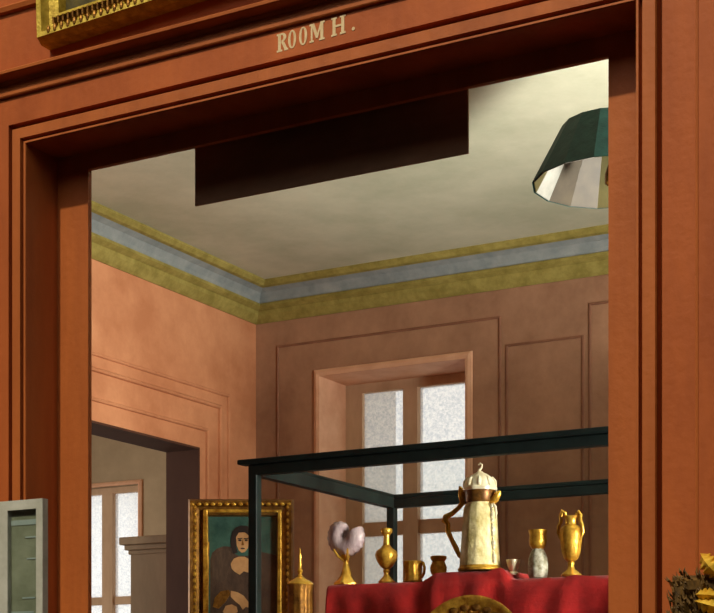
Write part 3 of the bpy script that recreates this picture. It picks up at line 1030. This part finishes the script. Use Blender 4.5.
b.tube([p + Vector(v) * s for v in ((17, -6, 66), (19.5, -7, 62), (20.5, -7, 56), (20, -7, 50))], [1 * s, 1.6 * s, 1.4 * s, 0.6 * s], 8)
b.build('scrollwork', M['pale_metal'], bd, smooth=True)

# tiny ivory cup
p = spot(513.5)
s = mpx(513) * 1.2
n = tag(MB().lathe([(4 * s, 0), (4.4 * s, 1 * s), (2.8 * s, 3 * s), (4.2 * s, 6 * s), (5.4 * s, 10 * s), (5.8 * s, 12.5 * s), (4.8 * s, 12.2 * s), (3.4 * s, 8 * s)], p, 22, lobes=5, lobe=0.08).build('ivory_cup', M['pale_metal'], None, smooth=True, origin=p),
        'tiny ivory cup at the right foot of the tall pitcher', 'cup')

# crystal jar with a gilt cup top
p = spot(538)
s = mpx(538)
n = thing('crystal_jar', 'cloudy crystal jar with a flaring gilt top on the red cloth', 'jar', p)
MB().lathe([(8.5 * s, 0), (9.6 * s, 2 * s), (10.2 * s, 7 * s), (10.4 * s, 14 * s), (9.6 * s, 20 * s), (8 * s, 25 * s), (6.2 * s, 28 * s), (5.6 * s, 30 * s)], p, 24, lobes=8, lobe=0.04).build('body', M['crystal'], n, smooth=True)
MB().lathe([(5.6 * s, 29 * s), (6.6 * s, 30 * s), (8.6 * s, 33 * s), (9.2 * s, 38 * s), (8.7 * s, 43 * s), (9.4 * s, 46.5 * s), (9.8 * s, 48 * s), (8.6 * s, 48 * s), (7.6 * s, 40 * s)], p, 24, lobes=6, lobe=0.03).build('gilt_top', M['gilt'], n, smooth=True)

# two handled gilt vase
p = spot(571)
s = mpx(571)
n = thing('two_handled_vase', 'gilt vase with two high handles, rightmost on the red cloth', 'vase', p)
MB().lathe([(10 * s, 0), (10.5 * s, 2 * s), (8 * s, 4.5 * s), (4 * s, 7.5 * s), (3 * s, 11 * s), (3.8 * s, 13.5 * s), (3.2 * s, 15 * s)], p, 24, lobes=6, lobe=0.06).build('foot', M['gold'], n, smooth=True)
MB().lathe([(3.2 * s, 15 * s), (7 * s, 18 * s), (9.4 * s, 24 * s), (10.6 * s, 33 * s), (11.6 * s, 42 * s), (11.4 * s, 47 * s), (9 * s, 50 * s), (6.4 * s, 52 * s)], p, 28, lobes=10, lobe=0.035).build('body', M['gilt'], n, smooth=True)
MB().lathe([(6.4 * s, 52 * s), (5.6 * s, 55 * s), (6.6 * s, 58 * s), (8 * s, 60.5 * s), (6.6 * s, 61 * s), (4.5 * s, 57 * s)], p, 24).build('neck', M['gold'], n, smooth=True)
for sx, top in ((-1, 66), (1, 64)):
    MB().tube([p + Vector(v) * s for v in ((sx * 10.6, -1, 38), (sx * 13, -1.5, 44), (sx * 12.5, -1.5, 51), (sx * 10, -1, 56), (sx * 10.5, -1, 61), (sx * 8.5, -1, top), (sx * 5.8, -1, top - 2), (sx * 5.5, -0.5, 59))],
              [1.3 * s, 1.8 * s, 1.8 * s, 1.8 * s, 2.2 * s, 2.4 * s, 2 * s, 1.2 * s], 9).build('handle', M['gold'], n, smooth=True)

# great gilt dish leaning against the step
DY = UF - 0.09
q = at(470, 657, DY)
R = 64 * mpx(470, DY)
dish_root = thing('gilt_dish', 'large round gilt dish leaning against the red cloth', 'dish', (q.x, DY, LZ + 0.004))
tilt = math.radians(8)
q.z = LZ + 0.005 + R * math.cos(tilt)
mat = Matrix.Translation(q) @ Matrix.Rotation(PI / 2 - tilt, 4, 'X')
k = R
MB().lathe([(0.001, 0.012), (0.35 * k, 0.012), (0.5 * k, 0.010), (0.62 * k, 0.016), (0.66 * k, 0.024), (0.66 * k, 0.018), (0.5 * k, 0.002), (0.001, 0.002)], (0, 0, 0), 56, False).build('well', M['gilt_dark'], dish_root, smooth=True, matrix=mat)
MB().lathe([(0.655 * k, 0.020), (0.72 * k, 0.022), (0.9 * k, 0.026), (0.955 * k, 0.032), (1.0 * k, 0.030), (1.0 * k, 0.022), (0.9 * k, 0.016), (0.655 * k, 0.014)], (0, 0, 0), 72, False).build('rim', M['gilt'], dish_root, smooth=True, matrix=mat)
b = MB()
for i in range(26):
    a = 2 * PI * i / 26
    b.ball((math.cos(a) * 0.81 * k, math.sin(a) * 0.81 * k, 0.024), 0.015, 8, (1.3, 0.9, 0.3))
    b.ball((math.cos(a + 0.12) * 0.74 * k, math.sin(a + 0.12) * 0.74 * k, 0.023), 0.010, 8, (1, 1, 0.3))
b.build('embossing', M['gilt_dark'], dish_root, smooth=True, matrix=mat)

# covered gilt cup at the left, on the lower step
yq = 4.79
q = at(300, 584, yq)
s = mpx(300, yq)
z0 = LZ - 0.0105
n = thing('covered_cup', 'tall covered gilt cup with a slender finial, left of the red cloth', 'cup', (q.x, yq, z0))
base = Vector((q.x, yq, z0))
H = (q.z - z0) / s                        # height of the lid's seat in those units
MB().lathe([(15 * s, 0), (15.5 * s, 3 * s), (12 * s, 9 * s), (5 * s, 16 * s), (3.5 * s, 26 * s), (6 * s, 32 * s), (3.5 * s, 38 * s), (4 * s, H * s - 62 * s), (9 * s, H * s - 55 * s)], base, 28).build('foot', M['gilt_dark'], n, smooth=True)
MB().lathe([(9 * s, (H - 55) * s), (12.6 * s, (H - 48) * s), (12.2 * s, (H - 30) * s), (12 * s, (H - 12) * s), (12.4 * s, (H - 3) * s), (13 * s, (H - 1) * s)], base, 40, lobes=12, lobe=0.035).build('bowl', M['gilt_dark'], n, smooth=True)
MB().lathe([(13.4 * s, (H - 1) * s), (13.8 * s, H * s), (12 * s, (H + 2) * s), (6.5 * s, (H + 5) * s), (2.6 * s, (H + 8) * s)], base, 28).build('lid', M['gold'], n, smooth=True)
MB().lathe([(2.6 * s, (H + 8) * s), (1.6 * s, (H + 10) * s), (3 * s, (H + 13) * s), (1.4 * s, (H + 16) * s), (1.8 * s, (H + 20) * s), (1.1 * s, (H + 24) * s), (1.7 * s, (H + 27) * s), (0.8 * s, (H + 31) * s), (0.3 * s, (H + 36) * s)], base, 14).build('finial', M['gold'], n, smooth=True)

for o in list(bpy.data.objects):
    if '_local' in o:
        del o['_local']
